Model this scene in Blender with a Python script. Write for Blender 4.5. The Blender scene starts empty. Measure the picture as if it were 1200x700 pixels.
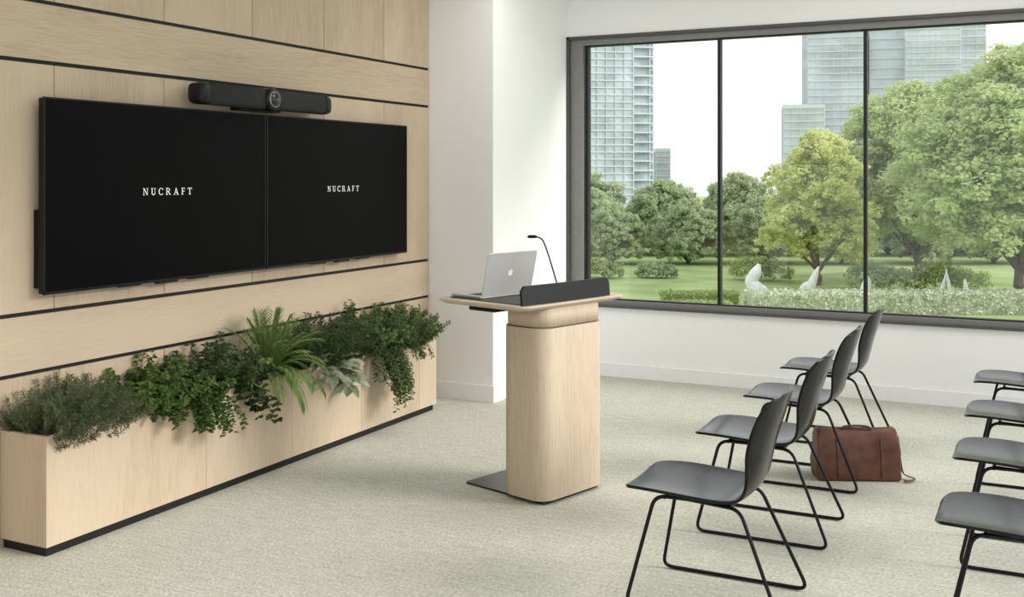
import bpy, math, random
import numpy as np
from mathutils import Vector, Matrix
random.seed(7); np.random.seed(7)
scene = bpy.context.scene
col = scene.collection
try:
    scene.view_settings.view_transform = 'Standard'
    scene.view_settings.look = 'None'
except Exception:
    pass

# ------------------------------------------------------------------ materials
def newmat(name):
    m = bpy.data.materials.new(name); m.use_nodes = True
    nt = m.node_tree
    return m, nt, nt.nodes['Principled BSDF']

def simple(name, c, rough=0.5, metal=0.0, spec=0.5, var=0.06, scale=30.0, bump=0.0, emis=None, estr=0.0):
    m, nt, b = newmat(name)
    tc = nt.nodes.new('ShaderNodeTexCoord')
    n = nt.nodes.new('ShaderNodeTexNoise'); n.inputs['Scale'].default_value = scale
    n.inputs['Detail'].default_value = 4
    nt.links.new(tc.outputs['Object'], n.inputs['Vector'])
    r = nt.nodes.new('ShaderNodeValToRGB')
    lo = [max(0, x*(1-var)) for x in c]; hi = [min(1, x*(1+var)) for x in c]
    r.color_ramp.elements[0].color = (*lo, 1); r.color_ramp.elements[1].color = (*hi, 1)
    r.color_ramp.elements[0].position = 0.3; r.color_ramp.elements[1].position = 0.7
    nt.links.new(n.outputs['Fac'], r.inputs['Fac'])
    nt.links.new(r.outputs['Color'], b.inputs['Base Color'])
    b.inputs['Roughness'].default_value = rough
    b.inputs['Metallic'].default_value = metal
    b.inputs['Specular IOR Level'].default_value = spec
    if bump > 0:
        bp = nt.nodes.new('ShaderNodeBump'); bp.inputs['Strength'].default_value = bump
        bp.inputs['Distance'].default_value = 0.002
        nt.links.new(n.outputs['Fac'], bp.inputs['Height'])
        nt.links.new(bp.outputs['Normal'], b.inputs['Normal'])
    if emis:
        b.inputs['Emission Color'].default_value = (*emis, 1)
        b.inputs['Emission Strength'].default_value = estr
    return m

def wood(name, c, axis='Z', rough=0.5, fine=170, k1=0.5, k2=0.5):
    m, nt, b = newmat(name)
    L = nt.links
    tc = nt.nodes.new('ShaderNodeTexCoord')
    def mapped(across, along):
        mp = nt.nodes.new('ShaderNodeMapping')
        s = {'Z': (across, across, along), 'Y': (across, along, across)}[axis]
        mp.inputs['Scale'].default_value = s
        L.new(tc.outputs['Object'], mp.inputs['Vector'])
        return mp
    at = nt.nodes.new('ShaderNodeAttribute'); at.attribute_name = 'tone'
    m1 = mapped(3.5, 0.6); m2 = mapped(fine, 8.0)
    for mp in (m1, m2):
        sc = nt.nodes.new('ShaderNodeVectorMath'); sc.operation = 'SCALE'
        sc.inputs[0].default_value = (3.1, 5.7, 2.3)
        L.new(at.outputs['Fac'], sc.inputs['Scale'])
        L.new(sc.outputs['Vector'], mp.inputs['Location'])
    n1 = nt.nodes.new('ShaderNodeTexNoise'); n1.inputs['Scale'].default_value = 1; n1.inputs['Detail'].default_value = 4
    n1.inputs['Distortion'].default_value = 0.6
    n2 = nt.nodes.new('ShaderNodeTexNoise'); n2.inputs['Scale'].default_value = 1; n2.inputs['Detail'].default_value = 4
    L.new(m1.outputs['Vector'], n1.inputs['Vector']); L.new(m2.outputs['Vector'], n2.inputs['Vector'])
    add = nt.nodes.new('ShaderNodeMath'); add.operation = 'MULTIPLY_ADD'
    L.new(n2.outputs['Fac'], add.inputs[0]); add.inputs[1].default_value = k2
    mul = nt.nodes.new('ShaderNodeMath'); mul.operation = 'MULTIPLY'; mul.inputs[1].default_value = k1
    L.new(n1.outputs['Fac'], mul.inputs[0]); L.new(mul.outputs[0], add.inputs[2])
    add2 = nt.nodes.new('ShaderNodeMath'); add2.operation = 'MULTIPLY_ADD'
    L.new(at.outputs['Fac'], add2.inputs[0]); add2.inputs[1].default_value = 0.10
    L.new(add.outputs[0], add2.inputs[2])
    r = nt.nodes.new('ShaderNodeValToRGB')
    e = r.color_ramp.elements
    e[0].position = 0.30; e[0].color = (c[0]*0.80, c[1]*0.775, c[2]*0.74, 1)
    e[1].position = 0.72; e[1].color = (min(1, c[0]*1.11), min(1, c[1]*1.12), min(1, c[2]*1.13), 1)
    k = e.new(0.50); k.color = (*c, 1)
    L.new(add2.outputs[0], r.inputs['Fac']); L.new(r.outputs['Color'], b.inputs['Base Color'])
    b.inputs['Roughness'].default_value = rough
    b.inputs['Specular IOR Level'].default_value = 0.25
    bp = nt.nodes.new('ShaderNodeBump'); bp.inputs['Strength'].default_value = 0.04; bp.inputs['Distance'].default_value = 0.001
    L.new(n2.outputs['Fac'], bp.inputs['Height']); L.new(bp.outputs['Normal'], b.inputs['Normal'])
    return m

def leafmat(name, dark, light, scale=6.0, trans=0.35, rough=0.5, rnd=0.5):
    m = bpy.data.materials.new(name); m.use_nodes = True
    nt = m.node_tree; b = nt.nodes['Principled BSDF']; out = nt.nodes['Material Output']
    L = nt.links
    geo = nt.nodes.new('ShaderNodeNewGeometry')
    tc = nt.nodes.new('ShaderNodeTexCoord')
    n = nt.nodes.new('ShaderNodeTexNoise'); n.inputs['Scale'].default_value = scale
    L.new(tc.outputs['Object'], n.inputs['Vector'])
    mx = nt.nodes.new('ShaderNodeMath'); mx.operation = 'MULTIPLY_ADD'; mx.inputs[1].default_value = rnd
    L.new(geo.outputs['Random Per Island'], mx.inputs[0])
    m2 = nt.nodes.new('ShaderNodeMath'); m2.operation = 'MULTIPLY'; m2.inputs[1].default_value = 1.1-rnd
    L.new(n.outputs['Fac'], m2.inputs[0]); L.new(m2.outputs[0], mx.inputs[2])
    r = nt.nodes.new('ShaderNodeValToRGB')
    r.color_ramp.elements[0].position = 0.2; r.color_ramp.elements[1].position = 0.85
    r.color_ramp.elements[0].color = (*dark, 1); r.color_ramp.elements[1].color = (*light, 1)
    L.new(mx.outputs[0], r.inputs['Fac']); L.new(r.outputs['Color'], b.inputs['Base Color'])
    b.inputs['Roughness'].default_value = rough; b.inputs['Specular IOR Level'].default_value = 0.2
    t = nt.nodes.new('ShaderNodeBsdfTranslucent'); L.new(r.outputs['Color'], t.inputs['Color'])
    ms = nt.nodes.new('ShaderNodeMixShader'); ms.inputs['Fac'].default_value = trans
    L.new(b.outputs[0], ms.inputs[1]); L.new(t.outputs[0], ms.inputs[2])
    L.new(ms.outputs[0], out.inputs['Surface'])
    return m

WOODC = (0.515, 0.415, 0.305)
M_woodV = wood('wood_vertical', WOODC, 'Z')
M_woodH = wood('wood_horizontal', WOODC, 'Y')
M_woodP = wood('wood_planter', (0.525, 0.425, 0.318), 'Z')
M_woodL = wood('wood_lectern', (0.50, 0.41, 0.31), 'Z', fine=190, k1=0.3, k2=0.7)
M_woodT = wood('wood_worktop', (0.51, 0.42, 0.32), 'Y')
M_black = simple('black_trim', (0.010, 0.010, 0.011), 0.5, spec=0.3)
M_white = simple('white_paint', (0.84, 0.84, 0.84), 0.8, var=0.01, scale=60, bump=0.05)
M_base = simple('white_baseboard', (0.82, 0.82, 0.82), 0.5, var=0.01)
M_frame = simple('window_frame_metal', (0.07, 0.07, 0.072), 0.45, spec=0.4)
M_frame2 = simple('window_frame_grey', (0.20, 0.20, 0.20), 0.5)
M_plastic = simple('chair_plastic', (0.006, 0.006, 0.007), 0.18, spec=0.20, scale=200, bump=0.005)
M_metalb = simple('black_metal', (0.005, 0.005, 0.006), 0.35, spec=0.2)
M_screen = simple('screen_black', (0.0025, 0.0025, 0.003), 0.35, spec=0.05)
M_bezel = simple('bezel_black', (0.006, 0.006, 0.007), 0.35, spec=0.25)
M_panel = simple('charcoal_panel', (0.012, 0.012, 0.014), 0.45, spec=0.22)
M_letter = simple('screen_white', (0.8, 0.8, 0.8), 0.6, emis=(1, 1, 1), estr=0.5)
M_alu = simple('aluminium', (0.56, 0.555, 0.55), 0.4, metal=0.4, var=0.01, scale=5)
M_logo = simple('logo_white', (0.80, 0.80, 0.80), 0.3)
M_leather = simple('brown_leather', (0.115, 0.048, 0.030), 0.5, var=0.3, scale=14, bump=0.3, spec=0.3)
M_leatherd = simple('dark_leather', (0.055, 0.024, 0.016), 0.5, var=0.2)
M_soil = simple('soil', (0.03, 0.02, 0.014), 0.95, var=0.5, scale=80, bump=1)
M_stem = simple('stem_brown', (0.10, 0.09, 0.04), 0.7)
M_bark = simple('tree_bark', (0.12, 0.10, 0.08), 0.9, var=0.3, scale=3)
M_fabric = simple('speaker_fabric', (0.035, 0.035, 0.037), 0.9, scale=400, var=0.4, bump=0.5, spec=0.15)
M_lens = simple('lens_glass', (0.01, 0.012, 0.016), 0.08)
M_steel = simple('base_steel', (0.045, 0.045, 0.047), 0.35, metal=0.5)
M_pad = simple('desk_pad_leather', (0.018, 0.018, 0.019), 0.5, spec=0.3)
M_stone = simple('white_stone', (0.80, 0.81, 0.81), 0.8, var=0.1, scale=3)

# carpet
M_carpet, nt, b = newmat('carpet')
tc = nt.nodes.new('ShaderNodeTexCoord')
mp = nt.nodes.new('ShaderNodeMapping'); mp.inputs['Scale'].default_value = (60, 240, 1)
nz = nt.nodes.new('ShaderNodeTexNoise'); nz.inputs['Scale'].default_value = 1; nz.inputs['Detail'].default_value = 2
nt.links.new(tc.outputs['Object'], mp.inputs['Vector']); nt.links.new(mp.outputs['Vector'], nz.inputs['Vector'])
mp2 = nt.nodes.new('ShaderNodeMapping'); mp2.inputs['Scale'].default_value = (7, 70, 1)
nt.links.new(tc.outputs['Object'], mp2.inputs['Vector'])
nb = nt.nodes.new('ShaderNodeTexNoise'); nb.inputs['Scale'].default_value = 1; nb.inputs['Detail'].default_value = 4
nt.links.new(mp2.outputs['Vector'], nb.inputs['Vector'])
ad = nt.nodes.new('ShaderNodeMath'); ad.operation = 'MULTIPLY_ADD'; ad.inputs[1].default_value = 0.35
nt.links.new(nb.outputs['Fac'], ad.inputs[0]); nt.links.new(nz.outputs['Fac'], ad.inputs[2])
rr = nt.nodes.new('ShaderNodeValToRGB')
rr.color_ramp.elements[0].position = 0.43; rr.color_ramp.elements[0].color = (0.26, 0.265, 0.215, 1)
rr.color_ramp.elements[1].position = 0.92; rr.color_ramp.elements[1].color = (0.70, 0.70, 0.62, 1)
nt.links.new(ad.outputs[0], rr.inputs['Fac']); nt.links.new(rr.outputs['Color'], b.inputs['Base Color'])
b.inputs['Roughness'].default_value = 0.95; b.inputs['Specular IOR Level'].default_value = 0.1
bp = nt.nodes.new('ShaderNodeBump'); bp.inputs['Strength'].default_value = 0.3; bp.inputs['Distance'].default_value = 0.002
nt.links.new(nz.outputs['Fac'], bp.inputs['Height']); nt.links.new(bp.outputs['Normal'], b.inputs['Normal'])

# glass pane
M_glass = bpy.data.materials.new('window_glass'); M_glass.use_nodes = True
nt = M_glass.node_tree; nt.nodes.clear()
o = nt.nodes.new('ShaderNodeOutputMaterial'); tr = nt.nodes.new('ShaderNodeBsdfTransparent')
tr.inputs['Color'].default_value = (0.98, 0.985, 0.98, 1)
gl = nt.nodes.new('ShaderNodeBsdfGlossy'); gl.inputs['Roughness'].default_value = 0.02
mi = nt.nodes.new('ShaderNodeMixShader'); mi.inputs['Fac'].default_value = 0.03
nt.links.new(tr.outputs[0], mi.inputs[1]); nt.links.new(gl.outputs[0], mi.inputs[2]); nt.links.new(mi.outputs[0], o.inputs['Surface'])

# ------------------------------------------------------------------ mesh helpers
def mkobj(name, verts, faces, mat, parent=None, smooth=False, loc=None):
    me = bpy.data.meshes.new(name)
    me.from_pydata([tuple(v) for v in verts], [], faces)
    me.update()
    mats = mat if isinstance(mat, (list, tuple)) else [mat]
    for mm in mats: me.materials.append(mm)
    if smooth:
        me.polygons.foreach_set('use_smooth', [True]*len(me.polygons))
    ob = bpy.data.objects.new(name, me); col.objects.link(ob)
    if parent: ob.parent = parent
    if loc is not None: ob.location = loc
    return ob

def empty(name, loc, label, category, rotz=0.0, group=None, kind=None):
    e = bpy.data.objects.new(name, None); col.objects.link(e)
    e.empty_display_size = 0.1
    e.location = loc; e.rotation_euler = (0, 0, rotz)
    e['label'] = label; e['category'] = category
    if group: e['group'] = group
    if kind: e['kind'] = kind
    return e

def tag(ob, label, category, group=None, kind=None):
    ob['label'] = label; ob['category'] = category
    if group: ob['group'] = group
    if kind: ob['kind'] = kind

class MB:
    def __init__(s): s.v = []; s.f = []
    def box(s, x0, x1, y0, y1, z0, z1):
        n = len(s.v)
        s.v += [(x0,y0,z0),(x1,y0,z0),(x1,y1,z0),(x0,y1,z0),(x0,y0,z1),(x1,y0,z1),(x1,y1,z1),(x0,y1,z1)]
        s.f += [(n,n+3,n+2,n+1),(n+4,n+5,n+6,n+7),(n,n+1,n+5,n+4),(n+1,n+2,n+6,n+5),(n+2,n+3,n+7,n+6),(n+3,n,n+4,n+7)]
    def tube(s, path, rad, seg=8, cap=True):
        path = [Vector(p) for p in path]
        rs = rad if isinstance(rad, (list, tuple)) else [rad]*len(path)
        t0 = (path[1]-path[0]).normalized()
        a = Vector((0,0,1)) if abs(t0.z) < 0.9 else Vector((1,0,0))
        nrm = t0.cross(a).normalized()
        base = len(s.v)
        for i, p in enumerate(path):
            if i == 0: t = t0
            elif i == len(path)-1: t = (path[i]-path[i-1]).normalized()
            else: t = ((path[i+1]-path[i]).normalized()+(path[i]-path[i-1]).normalized()).normalized()
            nrm = (nrm - t*nrm.dot(t)).normalized()
            bn = t.cross(nrm)
            for k in range(seg):
                an = 2*math.pi*k/seg
                s.v.append(tuple(p+(nrm*math.cos(an)+bn*math.sin(an))*rs[i]))
        for i in range(len(path)-1):
            for k in range(seg):
                a0 = base+i*seg+k; a1 = base+i*seg+(k+1) % seg
                s.f.append((a0, a1, a1+seg, a0+seg))
        if cap:
            s.f.append(tuple(base+k for k in reversed(range(seg))))
            e = base+(len(path)-1)*seg
            s.f.append(tuple(e+k for k in range(seg)))
    def prism(s, poly, z0, z1):
        n = len(s.v); k = len(poly)
        s.v += [(x, y, z0) for x, y in poly]+[(x, y, z1) for x, y in poly]
        s.f.append(tuple(n+i for i in reversed(range(k)))); s.f.append(tuple(n+k+i for i in range(k)))
        for i in range(k):
            j = (i+1) % k
            s.f.append((n+i, n+j, n+k+j, n+k+i))
    def loft(s, rings):
        base = len(s.v); k = len(rings[0])
        for r in rings: s.v += [tuple(p) for p in r]
        for i in range(len(rings)-1):
            for j in range(k):
                a = base+i*k+j; b2 = base+i*k+(j+1) % k
                s.f.append((a, b2, b2+k, a+k))
        s.f.append(tuple(base+i for i in reversed(range(k))))
        e = base+(len(rings)-1)*k
        s.f.append(tuple(e+i for i in range(k)))
    def leaf(s, b, d, n, L, W, fold=0.15, droop=0.15, broad=0.45):
        d = d.normalized()
        side = d.cross(n)
        if side.length < 1e-4: side = d.cross(Vector((1, 0.3, 0.2)))
        side.normalize(); n = side.cross(d)
        i = len(s.v)
        mid = b+d*L*broad
        s.v += [tuple(b), tuple(mid+side*W*0.5+n*W*fold), tuple(mid-side*W*0.5+n*W*fold),
                tuple(b+d*L-n*L*droop), tuple(mid)]
        s.f += [(i, i+1, i+4), (i, i+4, i+2), (i+1, i+3, i+4), (i+2, i+4, i+3)]
    def rleaf(s, b, d, n, L, W, fold=0.12, droop=0.15):
        d = d.normalized(); side = d.cross(n)
        if side.length < 1e-4: side = d.cross(Vector((1, 0.3, 0.2)))
        side.normalize(); n = side.cross(d)
        i = len(s.v); m1 = b+d*L*0.3; m2 = b+d*L*0.7-n*L*droop*0.4
        s.v += [tuple(b), tuple(m1+side*W*.46+n*W*fold), tuple(m1-side*W*.46+n*W*fold),
                tuple(m2+side*W*.42+n*W*fold), tuple(m2-side*W*.42+n*W*fold), tuple(b+d*L-n*L*droop), tuple(m1), tuple(m2)]
        s.f += [(i, i+1, i+6), (i, i+6, i+2), (i+1, i+3, i+7, i+6), (i+2, i+6, i+7, i+4), (i+3, i+5, i+7), (i+4, i+7, i+5)]

def rrect(x0, x1, y0, y1, r, n=8):
    pts = []
    for cx, cy, a0 in ((x1-r, y1-r, 0), (x0+r, y1-r, 90), (x0+r, y0+r, 180), (x1-r, y0+r, 270)):
        for i in range(n+1):
            a = math.radians(a0+90*i/n)
            pts.append((cx+r*math.cos(a), cy+r*math.sin(a)))
    return pts

def fillet(pts, r, n=6):
    pts = [Vector(p) for p in pts]; out = [pts[0]]
    for i in range(1, len(pts)-1):
        p = pts[i]; a = (pts[i-1]-p); b2 = (pts[i+1]-p)
        rr_ = min(r, a.length*0.45, b2.length*0.45)
        A = p+a.normalized()*rr_; B = p+b2.normalized()*rr_
        for k in range(n+1):
            t = k/n
            out.append(A*(1-t)**2+p*2*t*(1-t)+B*t*t)
    out.append(pts[-1]); return out

def catmull(pts, n=6):
    P = [Vector(p) for p in pts]; P = [P[0]*2-P[1]]+P+[P[-1]*2-P[-2]]
    out = []
    for i in range(1, len(P)-2):
        for k in range(n):
            t = k/n
            out.append(0.5*((2*P[i])+(-P[i-1]+P[i+1])*t+(2*P[i-1]-5*P[i]+4*P[i+1]-P[i+2])*t*t+(-P[i-1]+3*P[i]-3*P[i+1]+P[i+2])*t**3))
    out.append(P[-2]); return out

def bevel(ob, w=0.003, seg=2):
    m = ob.modifiers.new('bevel', 'BEVEL'); m.width = w; m.segments = seg; m.limit_method = 'ANGLE'; m.angle_limit = math.radians(40)

def boxobj(name, dims, mat, parent=None, bev=0.0):
    mb = MB(); mb.box(*dims)
    o_ = mkobj(name, mb.v, mb.f, mat, parent)
    if bev: bevel(o_, bev)
    return o_

def structure(o_): o_['kind'] = 'structure'; return o_

# ------------------------------------------------------------------ room shell
WX, WY, CZ = -4.28, 8.53, 3.40
structure(boxobj('floor', (-4.45, 2.6, -1.5, WY+0.25, -0.25, 0.0), M_carpet))
structure(boxobj('ceiling', (-4.45, 1.6, -1.5, WY+0.25, CZ, CZ+0.2), M_white))
mb = MB()
mb.box(-3.72, 2.6, WY, WY+0.25, 0, 0.59)
mb.box(-3.72, 2.6, WY, WY+0.25, 2.92, CZ)
mb.box(2.3, 2.6, WY, WY+0.25, 0.59, 2.92)
structure(mkobj('wall_back', mb.v, mb.f, M_white))
structure(boxobj('wall_pier', (-4.45, -3.72, 7.14, WY+0.25, 0, CZ), M_white))
structure(boxobj('baseboard_back', (-3.705, 2.3, WY-0.018, WY, 0, 0.115), M_base, bev=0.003))
mb = MB(); mb.box(-4.28, -3.705, 7.122, 7.14, 0, 0.125); mb.box(-3.72, -3.702, 7.14, WY-0.018, 0, 0.125)
structure(mkobj('baseboard_pier', mb.v, mb.f, M_base))
# wood wall
mb = MB(); tones = []; mats = []
def wbox(y0, y1, z0, z1, m, x1=WX):
    mb.box(WX-0.02, x1, y0, y1, z0, z1)
    t = random.uniform(-1, 1)
    for _ in range(6): tones.append(t); mats.append(m)
seams = [3.625+0.72*k for k in range(-7, 5)]+[7.14]
for (z0, z1) in ((0.0, 0.767), (1.068, 2.240), (2.549, CZ)):
    for a, c in zip(seams[:-1], seams[1:]):
        wbox(a+0.0025, c-0.0025, z0, z1, 0)
for (z0, z1) in ((0.787, 1.048), (2.260, 2.529)):
    wbox(seams[0], 7.14, z0, z1, 1, WX+0.003)
mb.box(-4.45, WX-0.012, -1.5, 7.14, 0, CZ)
for _ in range(6): tones.append(0); mats.append(2)
wl = mkobj('wall_left', mb.v, mb.f, [M_woodV, M_woodH, M_black])
wl.data.polygons.foreach_set('material_index', mats)
at = wl.data.attributes.new('tone', 'FLOAT', 'FACE'); at.data.foreach_set('value', tones)
structure(wl)

# window frame
mb = MB()
x0, x1, z0, z1 = -3.72, 2.3, 0.59, 2.92
mb.box(x0, x1, WY-0.03, WY+0.10, z0, z0+0.020); mb.box(x0, x1, WY-0.012, WY+0.10, z1-0.024, z1)
mb.box(x0, x0+0.025, WY-0.012, WY+0.10, z0, z1); mb.box(x1-0.03, x1, WY-0.012, WY+0.10, z0, z1)
structure(mkobj('trim_1', mb.v, mb.f, M_frame))
mb = MB(); y0, y1 = WY+0.03, WY+0.13
mb.box(x0+0.025, x1-0.03, y0, y1, z0+0.020, z0+0.055); mb.box(x0+0.025, x1-0.03, y0, y1, z1-0.075, z1-0.024)
mb.box(x0+0.025, x0+0.14, y0, y1, z0+0.055, z1-0.075)
structure(mkobj('trim_2', mb.v, mb.f, M_frame2))
mull = [-3.555, -2.385, -1.235, -0.085, 1.065, 2.215]
for i in range(5):
    a, c = mull[i], mull[i+1]
    mb = MB(); w = 0.013; ya, yb = WY+0.06, WY+0.12; za, zb = z0+0.05, z1-0.07
    mb.box(a-w, a+w, ya, yb, za, zb); mb.box(c-w+0.002, c+w, ya, yb, za, zb) if i == 4 else None
    mb.box(a+w, c-w, ya, yb, za, za+0.016); mb.box(a+w, c-w, ya, yb, zb-0.016, zb)
    fr = structure(mkobj('window_%d' % (i+1), mb.v, mb.f, M_black))
    g = boxobj('glass_pane', (a+w, c-w, WY+0.088, WY+0.092, za+0.016, zb-0.016), M_glass, fr)

# ------------------------------------------------------------------ planter
pl = empty('planter', (-3.98, 5.035, 0), 'long low light wood planter box against panelled wall', 'planter')
def rel(x0, x1, y0, y1, z0, z1): return (x0+3.98, x1+3.98, y0-5.035, y1-5.035, z0, z1)
PY0, PY1 = 3.33, 6.74
mb = MB(); tn = []
ps = [PY0]+[s for s in seams if PY0+0.4 < s < PY1-0.1]+[PY1]
for a, c in zip(ps[:-1], ps[1:]):
    mb.box(*rel(-4.0, -3.98, a+(0.0012 if a > PY0 else 0), c-(0.0012 if c < PY1 else 0), 0.045, 0.54)); t = random.uniform(-.7, .7); tn += [t]*6
mb.box(*rel(-4.278, -4.0, PY0, PY0+0.02, 0.045, 0.54)); tn += [0.3]*6
mb.box(*rel(-4.278, -4.0, PY1-0.02, PY1, 0.045, 0.54)); tn += [0.0]*6
mb.box(*rel(-4.278, -4.262, PY0+0.02, PY1-0.02, 0.045, 0.54)); tn += [0.0]*6
po = mkobj('box_body', mb.v, mb.f, M_woodP, pl)
at = po.data.attributes.new('tone', 'FLOAT', 'FACE'); at.data.foreach_set('value', tn)
boxobj('plinth', rel(-4.278, -4.0, PY0+0.015, PY1-0.015, 0, 0.045), M_black, pl)
boxobj('soil', rel(-4.262, -4.001, PY0+0.02, PY1-0.02, 0.40, 0.50), M_soil, pl)

# ------------------------------------------------------------------ plants
M_l1 = leafmat('leaf_rosemary', (0.045, 0.065, 0.03), (0.17, 0.21, 0.105), 8)
M_l2 = leafmat('leaf_cascade', (0.026, 0.060, 0.015), (0.13, 0.22, 0.052), 8)
M_l3 = leafmat('leaf_dark', (0.018, 0.037, 0.014), (0.085, 0.13, 0.045), 8)
M_l4 = leafmat('leaf_palm', (0.10, 0.19, 0.045), (0.32, 0.44, 0.15), 5)
M_l5 = leafmat('leaf_silver', (0.16, 0.22, 0.13), (0.60, 0.62, 0.48), 20)
M_l6 = leafmat('leaf_fine', (0.032, 0.066, 0.022), (0.16, 0.23, 0.078), 8)

def rv(s=1.0): return Vector((random.gauss(0, s), random.gauss(0, s), random.gauss(0, s)))
def arc(start, d, length, droop, steps, wob=0.05, xmin=-0.135):
    p = Vector(start); d = Vector(d).normalized(); out = [p.copy()]; st = length/steps
    for i in range(steps):
        d = (d+Vector((0, 0, -droop/steps))+rv(wob)).normalized()
        p = p+d*st
        if p.x < xmin: p.x = xmin; d.x = abs(d.x)*0.3
        if p.z < 0.56 and p.x < 0.175:
            if p.x > 0.10: p.x = 0.175
            else: p.z = max(p.z, 0.50)
        out.append(p.copy())
    return out

def plant(name, y, label, lm, stems, leafL, leafW, step, per=2, splay=0.8, fold=0.15, droop=0.15, broad=0.45, stemr=0.0018, round_=False):
    e = empty(name, (-4.13, y, 0.0), label, 'plant', group='plants in the planter')
    lf = MB(); sm = MB()
    for path in stems:
        sm.tube(path, [stemr*(1-0.6*i/(len(path)-1)) for i in range(len(path))], 4, cap=False)
        for i in range(1, len(path)):
            seg = path[i]-path[i-1]; L = seg.length
            if L < 1e-5: continue
            t = seg.normalized(); n = max(1, int(round(L/step)))
            if step > L*1.5 and (i % max(1, int(round(step/L)))): continue
            for k in range(n):
                b_ = path[i-1]+seg*(k/n)
                for q in range(per):
                    o_ = rv(1.0); o_ = (o_-t*o_.dot(t)).normalized()
                    d_ = (t*(1-splay)+o_*splay)
                    nn = o_+Vector((0.4, -0.3, 1.0))
                    ll = leafL*random.uniform(0.7, 1.2); ww = leafW*random.uniform(0.75, 1.2)
                    if round_: lf.rleaf(b_, d_, nn, ll, ww, fold, droop)
                    else: lf.leaf(b_, d_, nn, ll, ww, fold, droop, broad)
    lf.v = [(max(v[0], -0.142), v[1], v[2]) for v in lf.v]
    so = mkobj('stems', sm.v, sm.f, M_stem, e, True); so['kind'] = 'stuff'
    fo = mkobj('foliage', lf.v, lf.f, lm, e); fo['kind'] = 'stuff'
    return e

def stemset(n, sx, sy, z0, up, out, length, droop, steps=8, wob=0.06, bx=0.0, cx=0.0, cy=0.0, oy=None, by=0.0):
    r = []
    oy = out if oy is None else oy
    for _ in range(n):
        a, c = random.uniform(-1, 1), random.uniform(-1, 1)
        st = (cx+a*sx, cy+c*sy, z0)
        d = (a*out+bx+random.gauss(0, .12), c*oy+by+random.gauss(0, .12), up)
        r.append(arc(st, d, length*random.uniform(0.6, 1.1)*(1-0.25*abs(c)), droop, steps, wob))
    return r

plant('rosemary_plant', 3.58, 'bushy rosemary plant with needle leaves in the wood planter', M_l1,
      stemset(230, 0.09, 0.19, 0.46, 1, 0.7, 0.31, 0.35, bx=0.12, oy=0.55), 0.026, 0.0042, 0.0075, 3, 0.6)
plant('trailing_plant', 4.13, 'leafy green round leaved trailing plant spilling over planter edge', M_l2,
      stemset(110, 0.08, 0.22, 0.48, 1, 0.7, 0.30, 0.6, bx=0.1, oy=.5)
      + stemset(26, 0.02, 0.09, 0.54, 0.75, 0.3, 0.40, 3.2, 12, 0.05, bx=0.7, cx=0.07, cy=0.14, oy=.2)
      + stemset(12, 0.02, 0.10, 0.54, 0.75, 0.3, 0.18, 3.2, 12, 0.05, bx=0.7, cx=0.07, cy=-0.12, oy=.2),
      0.028, 0.024, 0.013, 2, 0.8, round_=True)
plant('leafy_plant', 4.52, 'dark green leafy shrub between trailing plant and palm', M_l3,
      stemset(100, 0.08, 0.17, 0.48, 1, 0.6, 0.35, 0.5, bx=0.06, oy=.45), 0.034, 0.021, 0.015, 2, 0.75)
plant('ivy_plant', 4.66, 'dark ivy with broad leaves hanging over the planter', M_l3,
      stemset(8, 0.02, 0.05, 0.54, 0.6, 0.3, 0.31, 3.4, 12, bx=0.8, cx=0.07, oy=.2), 0.058, 0.048, 0.035, 2, 0.85, round_=True)
plant('fine_leaf_plant', 5.53, 'dark fine leaved bush with thin upright stems', M_l3,
      stemset(170, 0.08, 0.25, 0.48, 1, 0.6, 0.36, 0.35, bx=0.03, oy=.4), 0.034, 0.009, 0.010, 2, 0.65)
plant('silver_leaf_plant', 5.48, 'pale grey green broad leaf plant drooping over planter edge', M_l5,
      stemset(10, 0.02, 0.13, 0.57, 0.5, 0.3, 0.31, 3.0, 6, bx=1.2, cx=0.10, oy=.35), 0.120, 0.066, 0.06, 2, 0.7, round_=True)
plant('hanging_plant', 5.98, 'small leaved green plant hanging far down planter front', M_l6,
      stemset(90, 0.08, 0.15, 0.48, 1, 0.6, 0.37, 0.5, bx=0.1, oy=.3)+stemset(34, 0.02, 0.09, 0.55, 0.6, 0.15, 0.56, 3.8, 14, 0.03, bx=0.7, cx=0.07, oy=.1),
      0.026, 0.020, 0.012, 2, 0.8, round_=True)
plant('herb_bush', 6.40, 'upright feathery green bush at the planter end', M_l6,
      stemset(170, 0.08, 0.17, 0.47, 1, 0.55, 0.35, 0.45, bx=0.08, oy=0.35, by=0.0)+stemset(18, 0.03, 0.08, 0.54, 0.8, 0.3, 0.30, 3.0, 12, bx=0.5, cx=0.07, cy=-.05, oy=.1),
      0.030, 0.010, 0.009, 3, 0.7)
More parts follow.
